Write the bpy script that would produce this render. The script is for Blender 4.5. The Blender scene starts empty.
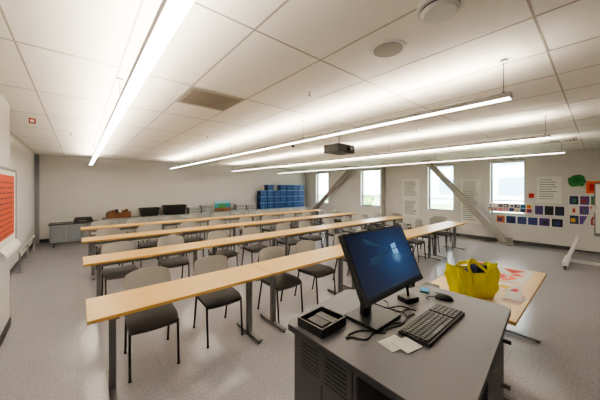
import bpy, math, random
from mathutils import Vector, Matrix
random.seed(4)
S=bpy.context.scene
CH=1.72; CEIL=2.76
XW=10.3; YB=11.5; XL=-1.02; XLN=-0.65; YN=4.83; YF=-1.8

# ---------------- materials
M={}
def mat(name,col,rough=.5,metal=0,emit=0,noise=0,nscale=20,bump=0,ecol=None,stretch=None,spec=None):
    if name in M: return M[name]
    m=bpy.data.materials.new(name); m.use_nodes=True
    nt=m.node_tree; b=nt.nodes['Principled BSDF']
    c=(*col,1)
    b.inputs['Base Color'].default_value=c
    b.inputs['Roughness'].default_value=rough
    b.inputs['Metallic'].default_value=metal
    if spec is not None: b.inputs['Specular IOR Level'].default_value=spec
    if emit:
        b.inputs['Emission Color'].default_value=(*(ecol or col),1)
        b.inputs['Emission Strength'].default_value=emit
    if noise or bump:
        tc=nt.nodes.new('ShaderNodeTexCoord'); mp=nt.nodes.new('ShaderNodeMapping')
        if stretch: mp.inputs['Scale'].default_value=stretch
        nz=nt.nodes.new('ShaderNodeTexNoise'); nz.inputs['Scale'].default_value=nscale; nz.inputs['Detail'].default_value=4
        nt.links.new(tc.outputs['Object'],mp.inputs[0]); nt.links.new(mp.outputs[0],nz.inputs['Vector'])
        if noise:
            r=nt.nodes.new('ShaderNodeValToRGB')
            r.color_ramp.elements[0].position=.3; r.color_ramp.elements[1].position=.7
            r.color_ramp.elements[0].color=(*[max(0,x*(1-noise)) for x in col],1)
            r.color_ramp.elements[1].color=(*[min(1,x*(1+noise)) for x in col],1)
            nt.links.new(nz.outputs['Fac'],r.inputs[0]); nt.links.new(r.outputs[0],b.inputs['Base Color'])
        if bump:
            bp=nt.nodes.new('ShaderNodeBump'); bp.inputs['Strength'].default_value=bump; bp.inputs['Distance'].default_value=.01
            nt.links.new(nz.outputs['Fac'],bp.inputs['Height']); nt.links.new(bp.outputs[0],b.inputs['Normal'])
    M[name]=m; return m
def lin(r,g,b):
    f=lambda c:(c/255/12.92 if c/255<=.04045 else ((c/255+.055)/1.055)**2.4)
    return (f(r),f(g),f(b))

wall_m=mat('wall_paint',lin(220,217,213),.75,noise=.02,nscale=3)
ceil_m=mat('ceiling_tile',lin(229,225,217),.9,noise=.03,nscale=120,bump=.1)
grid_m=mat('tbar_metal',lin(166,159,148),.6)
base_m=mat('rubber_baseboard',lin(66,65,66),.6)
maple=mat('maple_laminate',lin(220,182,116),.36,noise=.05,nscale=5,stretch=(.6,9,9))
maple_e=mat('maple_edge',lin(196,154,84),.45)
alu=mat('grey_metal',lin(122,122,124),.4,.6)
dkmetal=mat('black_metal',lin(26,26,28),.4,.3)
chback=mat('chair_back_grey',lin(166,163,159),.5)
chseat=mat('chair_seat_fabric',lin(80,79,81),.9,noise=.12,nscale=200)
black=mat('black_plastic',lin(20,20,22),.4)
black2=mat('charcoal_plastic',lin(38,38,41),.5)
deskt=mat('desk_top_laminate',lin(84,83,87),.4,noise=.05,nscale=300)
deskb=mat('desk_body_laminate',lin(64,65,69),.5,noise=.04,nscale=200)
deske=mat('desk_edge',lin(44,44,47),.45)
white=mat('white_paper',lin(238,236,230),.8)
offw=mat('white_metal',lin(215,213,208),.45)
cabm=mat('grey_cabinet',lin(130,132,134),.5)
cabl=mat('light_grey_bin',lin(164,166,166),.5)
blue=mat('blue_crate_plastic',lin(44,92,154),.45)
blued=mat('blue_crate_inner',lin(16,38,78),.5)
yellow=mat('yellow_fabric',lin(226,214,20),.7,noise=.05,nscale=15)
brace_m=mat('brace_paint',lin(144,139,132),.5)
frame_m=mat('window_frame',lin(126,124,120),.4,.3)
brown=mat('brown_box',lin(104,66,38),.7)
lightm=mat('lamp_lens',(.9,.9,.86),.4,emit=12,ecol=(1,.93,.82))
uplight=mat('lamp_uplight_lens',(.9,.9,.86),.4,emit=66,ecol=(1,.89,.73))
fixm=mat('fixture_aluminium',lin(170,167,162),.45,.2)
def col(n,r,g,b,ro=.7): return mat(n,lin(r,g,b),ro)

# floor
fm=bpy.data.materials.new('vinyl_floor'); fm.use_nodes=True
nt=fm.node_tree; b=nt.nodes['Principled BSDF']
tc=nt.nodes.new('ShaderNodeTexCoord')
n1=nt.nodes.new('ShaderNodeTexNoise'); n1.inputs['Scale'].default_value=60; n1.inputs['Detail'].default_value=6
r=nt.nodes.new('ShaderNodeValToRGB'); r.color_ramp.elements[0].position=.35; r.color_ramp.elements[1].position=.65
r.color_ramp.elements[0].color=(*lin(144,141,146),1); r.color_ramp.elements[1].color=(*lin(166,163,168),1)
br=nt.nodes.new('ShaderNodeTexBrick'); br.offset=0; br.inputs['Scale'].default_value=1
br.inputs['Brick Width'].default_value=.61; br.inputs['Row Height'].default_value=.61; br.inputs['Mortar Size'].default_value=.002
br.inputs['Color1'].default_value=(1,1,1,1); br.inputs['Color2'].default_value=(.96,.96,.96,1); br.inputs['Mortar'].default_value=(.82,.82,.82,1)
mx=nt.nodes.new('ShaderNodeMixRGB'); mx.blend_type='MULTIPLY'; mx.inputs[0].default_value=1
L=nt.links.new
L(tc.outputs['Object'],n1.inputs['Vector']); L(tc.outputs['Object'],br.inputs['Vector'])
L(n1.outputs['Fac'],r.inputs[0]); L(r.outputs[0],mx.inputs[1]); L(br.outputs['Color'],mx.inputs[2]); L(mx.outputs[0],b.inputs['Base Color'])
b.inputs['Roughness'].default_value=.2

# ---------------- mesh builder
class MB:
    def __init__(s): s.v=[];s.f=[];s.mi=[];s.ms=[];s.sm=[]
    def m(s,mt):
        if mt not in s.ms: s.ms.append(mt)
        return s.ms.index(mt)
    def add(s,vs,fs,mt,smooth=False):
        o=len(s.v); s.v+= [tuple(v) for v in vs]; k=s.m(mt)
        for f in fs: s.f.append(tuple(i+o for i in f)); s.mi.append(k); s.sm.append(smooth)
    def box(s,x0,x1,y0,y1,z0,z1,mt,M4=None):
        vs=[(x,y,z) for z in (z0,z1) for y in (y0,y1) for x in (x0,x1)]
        if M4: vs=[M4@Vector(v) for v in vs]
        s.add(vs,[(0,2,3,1),(4,5,7,6),(0,1,5,4),(2,6,7,3),(0,4,6,2),(1,3,7,5)],mt)
    def cyl(s,p,q,r,mt,n=10,r2=None,cap=True):
        p=Vector(p);q=Vector(q);r2=r if r2 is None else r2
        d=(q-p).normalized(); a=Vector((0,0,1)) if abs(d.z)<.9 else Vector((1,0,0))
        u=d.cross(a).normalized(); w=d.cross(u)
        vs=[]
        for c,rr in ((p,r),(q,r2)):
            for i in range(n):
                t=2*math.pi*i/n; vs.append(c+(u*math.cos(t)+w*math.sin(t))*rr)
        s.add(vs,[(i,(i+1)%n,n+(i+1)%n,n+i) for i in range(n)],mt,True)
        if cap: s.add(vs,[tuple(range(n))[::-1],tuple(range(n,2*n))],mt)
    def tube(s,pts,r,mt,n=8):
        for a,b in zip(pts,pts[1:]): s.cyl(a,b,r,mt,n)
    def beam(s,p,q,w,h,mt,up=(0,0,1)):
        p=Vector(p);q=Vector(q);d=(q-p).normalized();u=d.cross(Vector(up)).normalized();t=u.cross(d)
        vs=[c+u*a*w/2+t*bb*h/2 for c in (p,q) for a,bb in ((-1,-1),(1,-1),(1,1),(-1,1))]
        s.add(vs,[(0,1,2,3),(7,6,5,4),(0,4,5,1),(1,5,6,2),(2,6,7,3),(3,7,4,0)],mt)
    def prism(s,pts,z0,z1,mt,mside=None):
        n=len(pts); vs=[(x,y,z0) for x,y in pts]+[(x,y,z1) for x,y in pts]
        s.add(vs,[tuple(range(n))[::-1],tuple(range(n,2*n))],mt)
        s.add(vs,[(i,(i+1)%n,n+(i+1)%n,n+i) for i in range(n)],mside or mt)
    def grid(s,fn,nu,nv,mt,closed=False):
        vs=[fn(i/nu,j/nv) for j in range(nv+1) for i in range(nu+1)]
        s.add(vs,[(j*(nu+1)+i,j*(nu+1)+i+1,(j+1)*(nu+1)+i+1,(j+1)*(nu+1)+i) for j in range(nv) for i in range(nu)],mt,True)
    def ball(s,c,rx,ry,rz,mt,n=14):
        s.grid(lambda a,b:(c[0]+rx*math.cos(2*math.pi*a)*math.sin(math.pi*b),c[1]+ry*math.sin(2*math.pi*a)*math.sin(math.pi*b),c[2]-rz*math.cos(math.pi*b)),n,n//2,mt)
    def mesh(s,name):
        me=bpy.data.meshes.new(name); me.from_pydata(s.v,[],s.f)
        for m in s.ms: me.materials.append(m)
        for p,k,sm in zip(me.polygons,s.mi,s.sm): p.material_index=k; p.use_smooth=sm
        import bmesh
        bm=bmesh.new(); bm.from_mesh(me); bmesh.ops.recalc_face_normals(bm,faces=bm.faces); bm.to_mesh(me); bm.free()
        me.update(); return me
    def obj(s,name,loc=(0,0,0),rot=0,bevel=0,origin=None):
        if origin is not None:
            o=Vector(origin); s.v=[tuple(Vector(v)-o) for v in s.v]; loc=o
        return place(s.mesh(name),name,loc,rot,bevel)
def place(me,name,loc,rot=0,bevel=0):
    o=bpy.data.objects.new(name,me); o.location=loc; o.rotation_euler=(0,0,rot)
    S.collection.objects.link(o)
    if bevel:
        bv=o.modifiers.new('bevel','BEVEL'); bv.width=bevel; bv.segments=2; bv.limit_method='ANGLE'; bv.angle_limit=math.radians(40)
    return o

# ---------------- room shell
m=MB(); m.box(XL-.2,XW+.2,YF-.2,YB+.2,-.1,0,fm); m.obj('floor')
m=MB(); m.box(XL-.2,XW+.2,YF-.2,YB+.2,CEIL,CEIL+.1,ceil_m); m.obj('ceiling')
m=MB(); m.box(XL-.2,XW+.2,YB,YB+.15,0,CEIL,wall_m); m.obj('wall_back')
m=MB(); m.box(XL-.15,XL,YN,YB,0,CEIL,wall_m); m.obj('wall_left')
m=MB(); m.box(XL-.15,XLN,YF,YN,0,CEIL,wall_m); m.obj('wall_left_front')
m=MB(); m.box(XL-.2,XW+.2,YF-.15,YF,0,CEIL,wall_m); m.obj('wall_front')
wins=[(1.49,2.36),(3.47,4.36),(6.46,7.49),(9.64,10.57)]
SILL=.88; HEAD=2.62
m=MB(); y=YF
for a,bb in wins:
    m.box(XW,XW+.25,y,a,0,CEIL,wall_m)
    m.box(XW,XW+.25,a,bb,0,SILL,wall_m); m.box(XW,XW+.25,a,bb,HEAD,CEIL,wall_m); y=bb
m.box(XW,XW+.25,y,YB,0,CEIL,wall_m); m.obj('wall_right')
glass=bpy.data.materials.new('window_glass'); glass.use_nodes=True
nt=glass.node_tree; nt.nodes.remove(nt.nodes['Principled BSDF'])
t=nt.nodes.new('ShaderNodeBsdfTransparent'); t.inputs[0].default_value=(.93,.96,.96,1)
g=nt.nodes.new('ShaderNodeBsdfGlossy'); g.inputs['Roughness'].default_value=.02
mxs=nt.nodes.new('ShaderNodeMixShader'); mxs.inputs[0].default_value=.05
nt.links.new(t.outputs[0],mxs.inputs[1]); nt.links.new(g.outputs[0],mxs.inputs[2]); nt.links.new(mxs.outputs[0],nt.nodes['Material Output'].inputs[0])
blind=mat('roller_blind',lin(200,196,188),.8)
for i,(a,bb) in enumerate(wins):
    m=MB(); x0,x1=XW+.12,XW+.18; w=.04
    m.box(x0,x1,a,a+w,SILL,HEAD,frame_m); m.box(x0,x1,bb-w,bb,SILL,HEAD,frame_m)
    m.box(x0,x1,a+w,bb-w,SILL,SILL+w,frame_m); m.box(x0,x1,a+w,bb-w,HEAD-w,HEAD,frame_m)
    m.box(x0,x1,a+w,bb-w,SILL+.42,SILL+.45,frame_m)
    m.box(x0+.02,x0+.03,a+w,bb-w,SILL+w,HEAD-w,glass)
    m.box(XW+.03,XW+.10,a+.01,bb-.01,HEAD-.1,HEAD-.01,blind)
    m.box(XW-.02,XW+.12,a-.02,bb+.02,SILL-.03,SILL,offw)
    m.obj('window_%d'%(i+1))
# baseboards
def bb_(n,x0,x1,y0,y1): mm=MB(); mm.box(x0,x1,y0,y1,0,.1,base_m); mm.obj(n)
bb_('baseboard_back',XL,XW,YB-.012,YB); bb_('baseboard_right',XW-.012,XW,YF,YB-.012)
bb_('baseboard_left',XL,XL+.012,YN,YB-.012); bb_('baseboard_left_front',XLN,XLN+.012,YF,YN)
mm=MB(); mm.box(XL,XLN+.012,YN,YN+.012,0,.1,base_m); mm.obj('baseboard_return')
# ceiling grid
m=MB(); z0=CEIL-.002
x=.27-.61*2
while x<XW: m.box(x-.0065,x+.0065,YF,YB,z0,CEIL,grid_m); x+=.61
y=2.70-1.22*3
while y<YB: m.box(XL if y>YN else XLN,XW,y-.0065,y+.0065,z0-.0005,CEIL-.0005,grid_m); y+=1.22
m.obj('ceiling_grid')
m=MB(); m.box(XL,XL+.1,YB-.16,YB-.012,0,CEIL,cabm); m.obj('trim_corner')
m=MB(); m.box(9.93,10.05,6.02,6.14,0,CEIL,brace_m); m.box(9.88,10.10,5.97,6.19,0,.03,brace_m); m.obj('steel_column',origin=(9.99,6.08,0))

# braces
def brace(y0,y1,name):
    m=MB(); p=Vector((9.98,y0,.05)); q=Vector((9.98,y1,CEIL-.02))
    m.beam(p,q,.18,.18,brace_m,up=(1,0,0))
    m.box(9.86,10.1,y0-.22,y0+.22,0,.03,brace_m)
    m.prism([(9.965,y0-.18),(9.995,y0-.18),(9.995,y0+.18),(9.965,y0+.18)],.02,.2,brace_m)
    m.box(9.86,10.1,y1-.2,y1+.2,CEIL-.03,CEIL-.001,brace_m)
    m.obj(name,origin=(9.98,y0,0),bevel=.01)
brace(1.90,4.26,'diagonal_steel_brace'); brace(10.9,7.72,'diagonal_steel_brace')

# ---------------- light fixtures
FZ=2.44
def fixture():
    m=MB(); L0,L1=0,9.95; w=.042
    prof=[(-w,.0),(-w,.040),(-w+.004,.044),(w-.004,.044),(w,.040),(w,.0)]
    n=len(prof)
    vs=[(x,yy,z) for yy in (L0,L1) for x,z in prof]
    m.add(vs,[(i,i+1,n+i+1,n+i) for i in range(n-1) if i!=2],fixm)
    m.add(vs,[tuple(range(n)),tuple(range(n,2*n))],fixm)
    m.add([(-w,L0,0),(w,L0,0),(w,L1,0),(-w,L1,0)],[(0,1,2,3)],fixm)
    m.box(-w+.003,w-.003,L0+.01,L1-.01,-.003,.0,lightm)
    m.box(-.036,.036,L0+.02,L1-.02,.034,.038,uplight)
    yy=.05
    while yy<L1:
        m.cyl((0,yy,.05),(0,yy,CEIL-FZ),.0025,dkmetal,6)
        m.cyl((0,yy,CEIL-FZ-.02),(0,yy,CEIL-FZ-.005),.03,offw,12)
        m.box(-.012,.012,yy-.012,yy+.012,.038,.06,dkmetal)
        yy+=2.4625
    return m.mesh('linear_pendant_light')
fx=fixture()
for X in (.30,2.62,5.08,7.52): place(fx,'linear_pendant_light',(X,.46,FZ))

# ---------------- tables
def table():
    m=MB(); W=1.645; D=.5
    m.box(0,W,0,D,.712,.738,maple_e); m.box(.001,W-.001,.001,D-.001,.738,.740,maple)
    for x in (.17,1.48):
        m.box(x-.025,x+.025,D/2-.03,D/2+.03,.03,.69,alu)
        m.box(x-.03,x+.03,.02,D-.02,.69,.712,alu)
        m.box(x-.025,x+.025,.0,D+.02,.015,.04,alu)
        for yy in (.02,D): m.cyl((x,yy,0),(x,yy,.015),.018,black,10)
    m.box(.195,1.455,D/2-.012,D/2+.012,.62,.67,alu)
    return m.mesh('classroom_table')
tb=table()
ROWS=[2.45,4.30,6.15,8.0]
for ry in ROWS:
    for k in range(5): place(tb,'classroom_table',(.05+1.65*k,ry,0),bevel=.003)

# ---------------- chairs
def chair():
    m=MB()
    def seat(a,b,top):
        x=(a-.5)*.43; y=(b-.5)*.44
        k=1-.08*abs(2*b-1)**4
        z=.45-.012*math.cos((a-.5)*math.pi)+(.012 if top else -.025)-(.03*max(0,.25-b)/.25)**1*.8
        return (x*k,y,z)
    m.grid(lambda a,b:seat(a,b,1),8,8,chseat); m.grid(lambda a,b:seat(a,b,0),8,8,black)
    def rim(a,b):
        t=a*4; s=int(t)%4; f=t-int(t)
        uv=[(f,0),(1,f),(1-f,1),(0,1-f)][s]
        p=seat(uv[0],uv[1],1); q=seat(uv[0],uv[1],0)
        return tuple(p[i]*(1-b)+q[i]*b for i in range(3))
    m.grid(rim,32,1,chseat)
    def back(a,b,off):
        x=(a-.5)*.45*(1-.10*b*b*b); z=.50+.345*b
        z-= .03*abs(2*a-1)**4*b
        y=.235+.05*b-.06*(2*a-1)**2+off
        return (x,y,z)
    m.grid(lambda a,b:back(a,b,0),12,8,chback); m.grid(lambda a,b:back(a,b,.014),12,8,chback)
    def brim(a,b):
        t=a*4; s=int(t)%4; f=t-int(t)
        uv=[(f,0),(1,f),(1-f,1),(0,1-f)][s]
        return back(uv[0],uv[1],.014*b)
    m.grid(brim,48,1,chback)
    for s in (-1,1):
        m.tube([(s*.2,-.235,0),(s*.2,-.2,.42),(s*.2,.19,.42),(s*.2,.215,.55),(s*.2,.235,.66)],.011,dkmetal,8)
        m.tube([(s*.2,.27,0),(s*.2,.17,.42)],.011,dkmetal,8)
        for yy in (-.235,.27): m.cyl((s*.2,yy,0),(s*.2,yy,.015),.015,black,8)
    m.cyl((-.2,-.19,.41),(.2,-.19,.41),.01,dkmetal); m.cyl((-.2,.17,.41),(.2,.17,.41),.01,dkmetal)
    return m.mesh('stacking_chair')
ch=chair()
for ri,ry in enumerate(ROWS):
    if ri==0: xs=[.56,1.27,2.14,2.84,3.8,4.5,5.45,6.15,7.1,7.8]
    else: xs=[.05+1.65*k+c for k in range(5) for c in (.45,1.2)]
    for i,x in enumerate(xs):
        dx=random.uniform(-.02,.02) if ri else 0
        dy=random.uniform(-.02,.10)
        if ri==0: dy=[.02,.06,-.02,.0,.05,.1,.0,.05,.1,.02][i]
        place(ch,'stacking_chair',(x+dx,ry+.47+dy,0),random.uniform(-.06,.06))
place(ch,'stacking_chair',(8.75,4.6,0),1.3); place(ch,'stacking_chair',(8.8,3.3,0),1.7)

# ---------------- instructor desk
DZ=1.0
m=MB()
top=[(.845,.27),(.845,1.08),(.875,1.11),(1.38,1.17),(1.45,1.16),(1.92,.88),(1.97,.83),(1.98,.38),(1.95,.345),(1.03,.27)]
m.prism(top,DZ-.032,DZ-.004,deske); m.prism([(x*.998+.0025,y*.998+.001) for x,y in top],DZ-.004,DZ,deskt)
body=[(.88,.66),(.88,1.07),(1.40,1.13),(1.90,.85),(1.94,.40),(1.90,.37),(1.32,.31),(1.32,.66)]
m.prism(body,.08,DZ-.032,deskb)
m.prism([(.93,.33),(.93,1.04),(1.40,1.10),(1.86,.84),(1.9,.42),(1.86,.38)],.05,.08,deske)
m.box(.88,1.32,.31,.66,.08,.10,deske); m.box(.88,1.32,.31,.66,.52,.54,deskb); m.box(.88,1.32,.31,.325,.10,.52,deskb)
m.box(.88,.90,.31,.34,.54,DZ-.032,deskb)
for cy in (.78,.95):
    for k in range(7): m.box(.877,.8805,cy-.065,cy+.065,.80+k*.02,.808+k*.02,black)
m.box(.876,.8805,.68,.685,.1,.95,black); m.box(.876,.8805,.862,.866,.1,.78,black)
for X in (1.5,1.82):
    m.cyl((X,.365,.86),(X,.32,.86),.012,alu,12)
m.cyl((1.80,.37,.62),(1.80,.32,.62),.014,alu,12)
for c in ((.98,.4),(.98,1.0),(1.8,.45),(1.75,.82)):
    m.cyl((c[0]-.015,c[1],.025),(c[0]+.015,c[1],.025),.025,black,14); m.box(c[0]-.008,c[0]+.008,c[1]-.008,c[1]+.008,.03,.052,dkmetal)
m.prism([(1.94,.38),(2.10,.39),(2.16,.45),(2.16,.66),(2.10,.72),(1.94,.72)],.84,.90,deskb)
m.beam((1.93,.5,.74),(2.1,.5,.85),.015,.015,dkmetal); m.beam((1.93,.64,.74),(2.1,.64,.85),.015,.015,dkmetal)
m.obj('instructor_desk',origin=(1.4,.7,0),bevel=.004)

# monitor
scr=bpy.data.materials.new('monitor_screen'); scr.use_nodes=True
nt=scr.node_tree; b=nt.nodes['Principled BSDF']; b.inputs['Base Color'].default_value=(.01,.012,.02,1); b.inputs['Roughness'].default_value=.25
tc=nt.nodes.new('ShaderNodeTexCoord'); mp=nt.nodes.new('ShaderNodeMapping')
mp.inputs['Location'].default_value=(-.37,0,-.20); mp.inputs['Scale'].default_value=(1,0,1.25)
gr=nt.nodes.new('ShaderNodeTexGradient'); gr.gradient_type='SPHERICAL'
mp2=nt.nodes.new('ShaderNodeVectorMath'); mp2.operation='SCALE'; mp2.inputs['Scale'].default_value=2.6
rp=nt.nodes.new('ShaderNodeValToRGB'); e=rp.color_ramp.elements
e[0].position=0; e[0].color=(.006,.014,.045,1); e[1].position=1; e[1].color=(.25,.5,.75,1)
x_=rp.color_ramp.elements.new(.5); x_.color=(.008,.034,.115,1); x_=rp.color_ramp.elements.new(.87); x_.color=(.022,.10,.27,1)
nt.links.new(tc.outputs['Object'],mp.inputs[0]); nt.links.new(mp.outputs[0],mp2.inputs[0]); nt.links.new(mp2.outputs[0],gr.inputs[0]); nt.links.new(gr.outputs['Fac'],rp.inputs[0])
nt.links.new(rp.outputs[0],b.inputs['Emission Color']); b.inputs['Emission Strength'].default_value=.48
winp=mat('screen_logo',(.05,.2,.4),.3,emit=.45,ecol=(.35,.65,1))
beamm=mat('screen_glow',(.02,.05,.10),.3,emit=.06,ecol=(.12,.4,.8))
taskb=mat('screen_taskbar',(.01,.015,.02),.3,emit=.08,ecol=(.05,.1,.2))
m=MB(); W,H=.545,.325
m.box(0,W,0,.03,0,H,black); m.box(.012,W-.012,-.0015,0,.02,H-.012,scr)
m.box(.012,W-.012,-.0022,-.0016,.02,.032,taskb)
for a in (0,1):
    for c in (0,1):
        h0=.004*a; m.add([(.35+a*.026,-.0022,.178+c*.026-h0*(1-c)),(.373+a*.026,-.0022,.178+c*.026-(h0+.003)*(1-c)),(.373+a*.026,-.0022,.20+c*.026+(h0+.003)*c),(.35+a*.026,-.0022,.20+c*.026+h0*c)],[(0,1,2,3)],winp)
for z in (.15,.255):
    m.add([(.345,-.0019,.20),(.14,-.0019,z),(.13,-.0019,z+.035)],[(0,1,2)],beamm)
m.box(.12,W-.12,.03,.06,.06,.26,black)
mon=m.obj('desktop_monitor',loc=(.945,.655,1.205),bevel=.003); mon.rotation_euler=(-math.radians(25),0,0)
m=MB(); m.box(1.12,1.36,.72,.93,DZ,DZ+.018,black); m.beam((1.225,.86,DZ+.01),(1.225,.84,1.36),.07,.03,black,up=(0,1,0)); m.box(1.18,1.27,.775,.85,1.33,1.40,black)
st=m.obj('stand',bevel=.003)
m=MB()
def cable(seed,a,bb,amp,n=14,lift=.004):
    random.seed(seed); ph=random.random()*6
    a=Vector(a);bb=Vector(bb); d=(bb-a); s=Vector((-d.y,d.x,0)).normalized()
    m.tube([a+d*(i/n)+s*amp*math.sin(ph+i/n*7)*math.sin(math.pi*i/n)+Vector((0,0,lift)) for i in range(n+1)],.0035,black,6)
cable(1,(1.0,.80,DZ),(1.3,.69,DZ),.03); cable(3,(1.36,.95,DZ),(1.50,.74,DZ),.03); cable(4,(1.15,.70,DZ),(1.45,.69,DZ),.015); cable(5,(1.38,.69,DZ),(1.48,.90,DZ),.03)
cable(7,(.97,.79,DZ),(1.15,.69,DZ),.03); cable(8,(1.37,.85,DZ),(1.5,.70,DZ),.03)
cb=m.obj('cables')
bpy.context.view_layer.update()
for o in (st,cb): o.parent=mon; o.matrix_parent_inverse=mon.matrix_world.inverted()

# keyboard
m=MB(); m.box(0,.46,0,.15,0,.016,black2); 
for r_ in range(6):
    c=0
    while c<22:
        if c in(15,): c+=1; continue
        w=1
        if r_==0 and c==4: w=6
        m.box(.008+c*.0203,.008+(c+w)*.0203-.003,.010+r_*.0225,.010+r_*.0225+.018,.016,.023,black)
        c+=w
m.obj('computer_keyboard',loc=(1.2,.50,DZ))
m=MB(); m.ball((0,0,.0),.032,.055,.034,black,16); m.box(-.002,.002,.01,.05,.028,.036,alu)
m.tube([(0,.05,.006),(-.02,.09,.004),(-.05,.10,.004),(-.07,.08,.004)],.003,black,6)
for i,v in enumerate(m.v): m.v[i]=(v[0],v[1],max(v[2],0))
m.obj('computer_mouse',loc=(1.80,.66,DZ),rot=.3)
m=MB(); m.box(0,.19,0,.17,0,.008,black); m.box(0,.19,0,.008,.008,.045,black); m.box(0,.19,.162,.17,.008,.045,black); m.box(0,.008,.008,.162,.008,.045,black); m.box(.182,.19,.008,.162,.008,.045,black)
m.box(.03,.09,.03,.13,.008,.04,black2); m.box(.11,.16,.03,.15,.008,.03,deske)
m.obj('desk_organizer_tray',loc=(.88,.86,DZ),rot=.06)
m=MB()
m.box(-.05,.05,-.04,.04,0,.03,black); m.cyl((0,0,.03),(0,.01,.10),.008,black); m.box(-.035,.035,-.02,.03,.09,.115,black)
m.cyl((0,-.025,.10),(0,-.02,.10),.012,alu,12)
m.obj('document_camera',loc=(1.60,.80,DZ),rot=-.3)
m=MB(); m.box(0,.12,0,.09,0,.003,white); m.box(.05,.15,-.04,.05,.003,.005,white); m.obj('note_papers',loc=(1.04,.59,DZ),rot=-.2)
m=MB(); m.box(-.04,.04,-.03,.03,0,.006,black2); m.box(-.035,.035,-.025,.025,.006,.012,col('sticky_blue',90,160,210)); m.obj('presentation_remote',loc=(1.84,.80,DZ),rot=.4)

# ---------------- side table with stuff
m=MB(); m.box(2.42,4.08,.40,1.15,.712,.738,maple_e); m.box(2.421,4.079,.401,1.149,.738,.74,maple)
for x in (2.62,3.88):
    m.box(x-.025,x+.025,.74,.80,.03,.69,alu); m.box(x-.03,x+.03,.44,1.1,.69,.712,alu); m.box(x-.025,x+.025,.42,1.12,.015,.04,alu)
    for yy in (.45,1.09): m.cyl((x,yy,0),(x,yy,.015),.018,black,10)
m.obj('side_table',origin=(3.25,.78,0),bevel=.003)
m=MB(); TZ=.74
cs=[col('orange_paper',230,90,18),col('red_paper',190,30,22),col('pink_paper',230,150,160),col('yellow_paper',236,196,60),col('brown_paper',140,88,54)]
m.box(3.40,4.04,.50,1.12,TZ,TZ+.003,white)
shapes=[(3.55,.70,.14,4,.4,0),(3.74,.93,.17,4,.8,1),(3.74,.93,.125,4,.8,white),(3.74,.93,.08,4,.3,0),(3.88,.66,.12,3,1.1,1),(3.93,1.03,.08,5,.3,0),(3.55,.70,.08,4,.9,white),(3.52,1.0,.10,3,.6,0),(3.55,.70,.05,4,.2,1),(3.72,.60,.07,3,2.2,0)]
for k,(cx,cy,R,n,a0,c) in enumerate(shapes):
    pts=[(min(4.03,max(3.41,cx+R*math.cos(a0+2*math.pi*i/n))),min(1.11,max(.52,cy+R*math.sin(a0+2*math.pi*i/n)))) for i in range(n)]
    m.prism(pts,TZ+.003,TZ+.0036+k*.0003,c if not isinstance(c,int) else cs[c])
m.obj('collage_poster',origin=(3.6,.8,TZ))
m=MB()
for k,(cx,cy,an) in enumerate(((3.20,.56,.1),(3.23,.62,-.2),(3.25,.90,.25),(3.2,.98,-.1))):
    M4=Matrix.Translation((cx,cy,TZ+.002*k))@Matrix.Rotation(an,4,'Z'); m.box(-.11,.11,-.075,.075,0,.002,white,M4)
    m.box(-.08,.02,-.05,.03,.002,.0024,cs[[1,3,0,2][k]],M4)
m.obj('student_worksheets',origin=(3.25,.8,TZ))
m=MB()
for k in range(4):
    M4=Matrix.Translation((2.91+.02*k,.49+.006*k,TZ+.002*k))@Matrix.Rotation(.08*k-.12,4,'Z'); m.box(-.11,.11,-.06,.06,0,.002,white if k!=2 else cs[2],M4)
m.obj('loose_papers',origin=(3,.5,TZ))
m=MB(); m.box(2.44,2.62,1.0,1.12,TZ,TZ+.05,black); m.box(2.46,2.6,1.02,1.1,TZ+.05,TZ+.055,black2); m.obj('small_black_case',origin=(2.5,1.05,TZ))
# tote bag: soft, boxy, drooping rim with two strap handles
m=MB()
def bag(a,bb,inn=0):
    t=2*math.pi*a; c,s=math.cos(t),math.sin(t); e=.38
    cr=.008*math.sin(13*t+6*bb)+.006*math.sin(7*t-9*bb+1)
    hx=.17+.05*bb+cr+.01*math.sin(4*bb+2*t); hy=.08+.025*math.sin(math.pi*bb)-.012*bb*math.cos(2*t)+cr
    x=(hx-inn)*math.copysign(abs(c)**e,c); y=(hy-inn)*math.copysign(abs(s)**e,s)
    top=.235+.06*max(0,abs(x)/.21)**3*(1 if x<0 else .75)+.012*math.sin(3*t+2)
    z=top*bb
    return (x+.02*bb*bb,y-.012*math.sin(5*bb),max(0,z))
m.grid(lambda a,b_:bag(a,b_),72,14,yellow); m.grid(lambda a,b_:bag(a,b_,.005),72,14,yellow)
m.add([bag(i/40,0) for i in range(40)],[tuple(range(40))],yellow)
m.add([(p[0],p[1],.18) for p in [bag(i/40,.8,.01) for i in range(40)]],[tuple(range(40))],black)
def strap(pts):
    P=[Vector(p) for p in pts]; out=[]
    n=len(P)
    for k in range(n-1):
        p0=P[max(0,k-1)];p1=P[k];p2=P[k+1];p3=P[min(n-1,k+2)]
        for i in range(6):
            t=i/6; out.append(.5*((2*p1)+(p2-p0)*t+(2*p0-5*p1+4*p2-p3)*t*t+(3*p1-p0-3*p2+p3)*t**3))
    out.append(P[-1])
    for a,bb in zip(out,out[1:]): m.beam(a,bb,.006,.026,yellow,up=(1,0,0) if abs((bb-a).normalized().x)<.7 else (0,0,1))
strap([(-.10,-.105,.12),(-.10,-.11,.22),(-.12,-.09,.30),(-.06,-.06,.35),(.01,-.07,.30),(.07,-.10,.23),(.07,-.105,.12)])
strap([(-.07,.10,.18),(-.06,.10,.26),(.02,.05,.295),(.11,.04,.28),(.13,.09,.24),(.12,.10,.18)])
m.ball((-.05,0,.20),.07,.05,.06,black2,12); m.box(.02,.13,-.04,.04,.14,.28,col('navy_item',30,34,70)); m.ball((.09,.02,.25),.05,.04,.04,black,12); m.box(-.14,-.11,-.04,.04,.14,.26,white)
m.obj('yellow_tote_bag',loc=(2.70,.76,TZ),rot=-.5)

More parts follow.
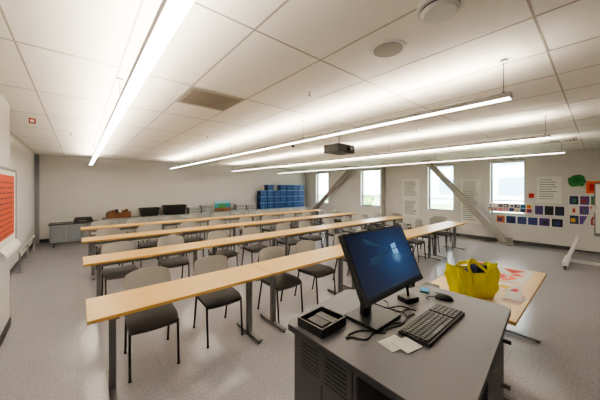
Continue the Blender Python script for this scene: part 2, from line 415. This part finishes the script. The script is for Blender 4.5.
# ---------------- back wall storage
m=MB(); ytop=.66
x=.65
for _ in range(10):
    m.box(x,x+.9,10.92,11.44,.06,ytop,cabm)
    for a in (0,.45): m.box(x+a+.01,x+a+.44,10.905,10.92,.09,ytop-.03,cabl); m.box(x+a+.2,x+a+.25,10.89,10.905,.5,.515,alu)
    x+=.915
m.box(.66,9.77,10.95,11.42,0,.06,black)
m.obj('storage_cabinet_row',origin=(5,11.2,0))
m=MB()
m.box(-.62,.50,10.25,10.8,.13,.64,cabm); m.box(-.65,.53,10.22,10.83,.64,.67,black2)
for k in range(3): m.box(-.61+k*.37,-.26+k*.37,10.235,10.25,.16,.61,mat('cart_door',lin(112,118,126),.45)); m.box(-.32+k*.37,-.30+k*.37,10.22,10.235,.32,.46,alu)
for c in ((-.55,10.32),(.43,10.32),(-.55,10.73),(.43,10.73)):
    m.cyl((c[0]-.02,c[1],.05),(c[0]+.02,c[1],.05),.05,black,14); m.box(c[0]-.03,c[0]+.03,c[1]-.03,c[1]+.03,.09,.13,dkmetal)
m.obj('equipment_cart',origin=(0,10.5,0),bevel=.006)
m=MB(); m.box(-.2,.25,0,.3,0,.10,black); m.box(-.17,.22,.02,.28,.10,.14,black2); m.box(-.1,.1,-.005,0,.03,.06,alu); m.obj('black_printer',loc=(.1,10.4,.67),bevel=.01)
m=MB(); m.box(0,.7,0,.35,0,.02,brown); 
for q in ((0,.7,0,.02),(0,.7,.33,.35),(0,.02,.02,.33),(.68,.7,.02,.33)): m.box(*q,.02,.2,brown)
for k in range(6):
    m.box(.05+k*.1,.12+k*.1,.05,.3,.02,.24+.03*(k%3),[brown,cs[4],black2,white,cs[4],brown][k])
m.obj('cardboard_box',loc=(.75,11.0,ytop))
def tub(w,d,h,mt,inner,name,loc):
    m=MB(); k=.85
    def ring(s,z): return [(-w/2*s,-d/2*s,z),(w/2*s,-d/2*s,z),(w/2*s,d/2*s,z),(-w/2*s,d/2*s,z)]
    A=ring(k,0);B=ring(1,h);C=ring(.93,h);Dd=ring(.8,.02)
    vs=A+B+C+Dd
    fs=[(3,2,1,0)]+[(i,(i+1)%4,4+(i+1)%4,4+i) for i in range(4)]+[(4+i,4+(i+1)%4,8+(i+1)%4,8+i) for i in range(4)]+[(8+i,8+(i+1)%4,12+(i+1)%4,12+i) for i in range(4)]+[(12,13,14,15)]
    m.add(vs,fs,mt)
    for z in (h-.04,):
        m.box(-w/2-.01,w/2+.01,-d/2-.012,-d/2+.0,z,h,mt); m.box(-w/2-.01,w/2+.01,d/2,d/2+.012,z,h,mt); m.box(-w/2-.012,-w/2,-d/2,d/2,z,h,mt); m.box(w/2,w/2+.012,-d/2,d/2,z,h,mt)
    m.obj(name,loc=loc)
tub(.62,.44,.31,black,black,'black_storage_tub',(2.05,11.18,ytop)); tub(.8,.44,.38,black,black,'black_storage_tub',(2.95,11.18,ytop))
def crate_stack(n,w,d,h,mt,mi,name,loc,ribs=4):
    m=MB()
    for k in range(n):
        z=k*h; o=.008*math.sin(k*2.3+loc[0]*5)
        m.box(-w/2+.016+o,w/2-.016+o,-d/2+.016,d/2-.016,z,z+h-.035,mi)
        m.box(-w/2+o,w/2+o,-d/2,d/2,z+h-.05,z+h-.012,mt)
        m.box(-w/2+.006+o,w/2-.006+o,-d/2+.006,d/2-.006,z,z+.03,mt)
        for j in range(ribs+1):
            xx=-w/2+.006+(w-.032)*j/ribs+o; m.box(xx,xx+.02,-d/2+.002,-d/2+.02,z+.02,z+h-.03,mt)
        m.box(-w/2+.02+o,w/2-.02+o,-d/2+.004,-d/2+.017,z+h*.42,z+h*.52,mt)
    m.obj(name,loc=loc)
for k in range(7):
    crate_stack([3,4,3,4,4,4,4][k],.375,.38,.31,blue,blued,'blue_storage_crates',(7.08+k*.42,11.2,ytop),ribs=2)
for k,X in enumerate((3.7,4.2,5.85,6.35)):
    crate_stack([1,1,1,1][k],.46,.36,[.26,.32,.30,.26][k],cabl,cabm,'grey_storage_bin',(X,11.18,ytop),ribs=2)
m=MB(); m.box(-.38,.38,-.01,.01,0,.5,col('canvas_teal',40,130,140)); m.box(-.38,.38,-.013,-.01,0,.16,brown); m.box(-.38,.38,-.0135,-.01,.36,.5,col('sky_paint',170,205,215)); m.box(-.2,.12,-.015,-.01,.14,.3,col('paint_green',60,120,50))
o=m.obj('landscape_painting',loc=(5.05,11.30,ytop)); o.rotation_euler=(-.12,0,0)

# floor rail along left wall
m=MB(); m.cyl((XL+.12,7.6,.42),(XL+.12,10.0,.42),.025,cabl,12)
for yy in (7.7,8.8,9.9): m.cyl((XL+.12,yy,.02),(XL+.12,yy,.40),.016,cabm,10); m.cyl((XL+.12,yy,0),(XL+.12,yy,.02),.05,cabm,14)
m.obj('floor_guard_rail',origin=(XL+.12,8.8,0))

# ---------------- left poster (flip chart)
redp=mat('red_chart',lin(176,58,20),.7,noise=.15,nscale=5)
inkd=col('chart_ink',70,30,28)
m=MB()
m.box(XLN+.001,XLN+.06,3.75,4.76,1.04,1.94,white)
m.box(XLN+.06,XLN+.068,4.73,4.76,1.04,1.94,cabm); m.box(XLN+.06,XLN+.068,3.75,4.73,1.91,1.94,cabm)
m.box(XLN+.06,XLN+.064,3.80,4.62,1.18,1.86,redp)
random.seed(21)
for k in range(11):
    y0_=3.86+.05*random.random()
    while y0_<4.5:
        l=random.uniform(.05,.16); m.box(XLN+.064,XLN+.0645,y0_,min(4.56,y0_+l),1.21+k*.056,1.226+k*.056,inkd); y0_+=l+.03
m.grid(lambda a,b_:(XLN+.061+.05*math.sin(b_*2.2),3.85+a*.86,1.10-.12*b_),8,8,white)
m.obj('flip_chart_board',origin=(XLN+.03,4.2,1.0))
redm=col('alarm_red',190,40,30,.4)
m=MB(); m.box(-.035,.035,-.025,.025,-.07,0,redm); m.box(-.022,.022,-.03,-.025,-.06,-.02,white); m.obj('fire_alarm_strobe',loc=(-.52,5.55,CEIL))
m=MB(); m.box(-.004,0,-.04,.04,-.06,.06,offw); m.box(-.01,-.004,-.01,.01,-.015,.015,offw); m.obj('light_switch',loc=(XL+.012,6.6,1.2))

# ---------------- ceiling items
def disc(name,x,y,r,h,mt,mt2,r2):
    m=MB(); m.cyl((0,0,-h),(0,0,0),r,mt,32,r2=r*1.02); m.cyl((0,0,-h-.003),(0,0,-h),r2,mt2,32); m.obj(name,loc=(x,y,CEIL))
spk=mat('speaker_grille',lin(150,144,136),.7,noise=.2,nscale=300)
disc('ceiling_speaker',1.75,1.03,.125,.012,offw,spk,.105)
m=MB(); m.cyl((0,0,-.03),(0,0,0),.12,offw,32,r2=.12); m.cyl((0,0,-.04),(0,0,-.03),.10,black2,32); m.cyl((0,0,-.06),(0,0,-.04),.085,offw,32,r2=.10); m.obj('smoke_detector',loc=(1.55,.59,CEIL))
ventd=mat('vent_metal',lin(160,155,146),.6)
def vent(x0,x1,y0,y1,name):
    m=MB(); m.box(x0,x1,y0,y1,CEIL-.012,CEIL-.004,ventd); n=9
    for k in range(n): yy=y0+.04+(y1-y0-.08)*k/n; m.box(x0+.03,x1-.03,yy,yy+(y1-y0)/n*.5,CEIL-.018,CEIL-.012,col('vent_slat',130,124,115))
    m.obj(name,origin=((x0+x1)/2,(y0+y1)/2,CEIL))
vent(.89,1.48,2.72,3.3,'air_vent'); vent(7.6,8.19,.3,.9,'air_vent'); vent(5.77,6.36,-.9,-.3,'air_vent')
def sprinkler(x,y): m=MB(); m.cyl((0,0,-.008),(0,0,0),.03,offw,16); m.cyl((0,0,-.04),(0,0,-.008),.008,alu,8); m.cyl((0,0,-.045),(0,0,-.04),.018,alu,12); m.obj('fire_sprinkler',loc=(x,y,CEIL))
for p in ((1.9,2.05),(1.95,5.1),(4.5,2.1),(5.9,4.8),(-.1,6.5)): sprinkler(*p)
m=MB(); m.cyl((0,0,-.12),(0,0,0),.006,alu,8); m.cyl((0,0,-.17),(0,0,-.12),.03,black2,12,r2=.04); m.obj('occupancy_sensor',loc=(3.5,4.3,CEIL))
# projector
m=MB(); m.box(-.22,.22,-.17,.17,-.42,-.28,black); m.cyl((.08,-.17,-.35),(.08,-.21,-.35),.045,black2,20); m.cyl((.08,-.205,-.35),(.08,-.214,-.35),.035,alu,20)
for k in range(6): m.box(-.2+k*.03,-.185+k*.03,-.172,-.168,-.38,-.30,black2)
m.cyl((0,0,-.28),(0,0,-.01),.02,offw,14); m.box(-.1,.1,-.1,.1,-.28,-.26,black2); m.cyl((0,0,-.015),(0,0,0),.07,offw,20)
m.obj('ceiling_projector',loc=(3.55,3.05,CEIL),bevel=.012,rot=.0)

# ---------------- right wall decorations
ink=col('ink',60,60,70)
def chart(name,y0,y1,z0,z1,lines=14,mt=None):
    m=MB(); X=XW-.006; m.box(X,XW-.001,y0,y1,z0,z1,mt or white)
    random.seed(int(y0*100))
    for k in range(lines):
        zz=z1-.1-(z1-z0-.15)*k/lines; e=random.uniform(.1,.5)*(y1-y0)
        m.box(X-.001,X,y0+.05+e*.6,y1-.06,zz,zz+.016,ink if k%4 else col('ink_green',60,130,90))
    m.obj(name,origin=(X,(y0+y1)/2,z0))
chart('flip_chart_paper',4.68,5.38,1.32,2.08); chart('flip_chart_paper',4.70,5.36,.55,1.28)
chart('flip_chart_paper',2.62,3.22,.50,2.02,20)
chart('flip_chart_paper',.70,1.22,1.28,2.05,9)
pal=[(60,90,150),(200,80,60),(70,140,80),(230,190,80),(90,60,130),(40,120,150),(220,140,160),(30,40,80)]
def collage(name,y0,y1,z0,z1,ny,nz,colors,sd):
    m=MB(); random.seed(sd); X=XW-.034
    m.box(X,XW-.022,y0,y1,z0,z1,white)
    for i in range(ny):
        for j in range(nz):
            a=y0+(y1-y0)*i/ny; c=z0+(z1-z0)*j/nz; w=(y1-y0)/ny; h=(z1-z0)/nz
            p1,p2=random.uniform(.04,.12),random.uniform(.88,.97)
            k=random.choice(colors); m.box(X-.002,X,a+w*p1,a+w*p2,c+h*.07,c+h*.93,col('paper_%d_%d_%d'%k,*k))
            k=random.choice(colors); m.box(X-.004,X-.002,a+w*random.uniform(.15,.4),a+w*random.uniform(.55,.85),c+h*.25,c+h*.65,col('paper_%d_%d_%d'%k,*k))
    m.box(XW-.022,XW-.001,y0+.02,y1-.02,z0+.02,z0+.05,offw)
    m.obj(name,origin=(X,(y0+y1)/2,z0))
lite=[(235,228,215),(240,236,228),(235,228,215)]
collage('student_drawings',1.32,2.42,.97,1.23,8,2,pal+lite,1)
dark=[(30,34,60),(50,40,90),(24,26,34),(70,54,110),(30,60,110)]
collage('student_art_display',.62,1.28,.92,1.22,3,1,dark,2)
collage('student_art_display',.66,2.2,.60,.86,6,1,dark+[(190,110,70)],3)
collage('bulletin_board',-.6,.56,.72,1.52,6,3,[(60,90,150),(90,60,130),(30,40,80),(190,70,50),(150,60,60),(60,110,90),(225,180,70)]+lite,4)
m=MB(); m.box(XW-.01,XW-.001,-.08,.24,1.58,1.90,col('orange_sheet',232,96,30)); m.box(XW-.012,XW-.01,-.03,.19,1.64,1.84,cs[1]); m.obj('orange_poster',origin=(XW,.1,1.6))
m=MB(); gm=col('green_foliage',30,110,50); gm2=col('green_foliage_light',60,150,70)
random.seed(7)
for k in range(60):
    a=random.random()*6.28; R=.11+random.uniform(-.04,.04)
    c=(XW-.05,.42+R*math.cos(a),1.92+R*math.sin(a)); m.ball(c,.03,.04,.04,gm if k%3 else gm2,8)
m.ball((XW-.06,.42,1.92),.045,.1,.1,gm,12)
m.obj('green_wreath',origin=(XW-.05,.42,1.92))
m=MB(); m.box(XW-.006,XW-.001,1.28,1.40,1.42,1.56,redm); m.obj('red_notice',origin=(XW,1.3,1.5))
# mobile whiteboard on an A-frame stand (edge-on to the room)
m=MB(); bx=8.2; dY=.08
for yy,ty in ((.40+dY,-.02+dY),(-1.60+dY,-1.18+dY)):
    m.beam((bx,yy,.13),(bx,ty,1.35),.07,.10,offw,up=(1,0,0))
    m.beam((bx-.46,yy,.12),(bx+.46,yy,.12),.09,.06,offw)
    ym=yy+(ty-yy)*.45
    m.beam((bx-.36,yy,.14),(bx,ym,.72),.04,.05,offw,up=(0,1,0)); m.beam((bx+.36,yy,.14),(bx,ym,.72),.04,.05,offw,up=(0,1,0))
    for xx in (bx-.42,bx+.42): m.cyl((xx,yy-.02,.048),(xx,yy+.02,.048),.048,black,14); m.box(xx-.015,xx+.015,yy-.012,yy+.012,.05,.11,dkmetal)
m.beam((bx,.32+dY,.42),(bx,-1.52+dY,.42),.05,.06,offw); m.beam((bx,.40+dY,.13),(bx,-1.60+dY,.13),.05,.05,offw)
m.box(bx-.02,bx+.02,-1.22+dY,-.02+dY,.78,1.80,white); m.box(bx-.08,bx+.06,-1.22+dY,-.02+dY,.72,.78,alu); m.box(bx-.025,bx+.025,-1.24+dY,.0+dY,1.80,1.83,alu)
m.box(bx-.025,bx+.025,-.02+dY,.0+dY,.72,1.80,alu); m.box(bx-.025,bx+.025,-1.24+dY,-1.22+dY,.72,1.80,alu)
m.obj('mobile_whiteboard',origin=(bx,-.6,0))

# ---------------- outside
gr=mat('outside_grass',lin(150,165,130),.9,noise=.2,nscale=2)
m=MB(); m.box(XW+.3,80,-30,50,-.4,-.3,gr); m.obj('outside_lawn')
m=MB(); wb=mat('outside_wall',lin(235,236,238),.8); wg=mat('outside_glass',lin(150,178,205),.2)
m.box(34,42,-20,16,-.3,9,wb)
for k in range(12):
    for z in (1,4.2): m.box(33.95,34,-19+k*3,-17+k*3,z,z+1.8,wg)
m.obj('outside_building')
lf=mat('tree_leaves',lin(120,150,90),.9,noise=.4,nscale=3)
def tree(x,y,s=1):
    m=MB(); m.cyl((0,0,0),(0,0,1.2*s),.12,brown,10); random.seed(int(x*y))
    for k in range(14): m.ball((random.uniform(-1.1,1.1)*s,random.uniform(-1.1,1.1)*s,random.uniform(.9,1.7)*s),.6*s,.6*s,.45*s,lf,10)
    m.obj('outside_tree',loc=(x,y,-.3))
tree(18,13.5,.8); tree(22,19.5,.8); tree(20,11.2,.7)

# ---------------- world & sun
w=bpy.data.worlds.new('world'); S.world=w; w.use_nodes=True
bg=w.node_tree.nodes['Background']
sk=w.node_tree.nodes.new('ShaderNodeTexSky'); sk.sky_type='HOSEK_WILKIE'; sk.turbidity=6; sk.sun_direction=(-.5,.2,.75)
mixw=w.node_tree.nodes.new('ShaderNodeMixRGB'); mixw.inputs[0].default_value=.7; mixw.inputs[2].default_value=(.95,.98,1,1)
w.node_tree.links.new(sk.outputs[0],mixw.inputs[1]); w.node_tree.links.new(mixw.outputs[0],bg.inputs[0]); bg.inputs[1].default_value=14.0
sl=bpy.data.lights.new('sun','SUN'); sl.energy=14; sl.angle=.02; so=bpy.data.objects.new('sun',sl); S.collection.objects.link(so); so.rotation_euler=(math.radians(35),math.radians(-25),0)

# ---------------- camera
cd=bpy.data.cameras.new('camera'); cam=bpy.data.objects.new('camera',cd); S.collection.objects.link(cam)
cd.sensor_width=36; cd.lens=258/600*36; cd.shift_y=-12/600; cd.clip_start=.02; cd.clip_end=300
cam.location=(0,0,CH); yaw=math.atan2(.652,.758)
cam.rotation_euler=(math.pi/2,0,-yaw); S.camera=cam
S.view_settings.view_transform='AgX'
try: S.view_settings.look='AgX - Medium High Contrast'
except Exception as e: print(e)
S.view_settings.exposure=0.3
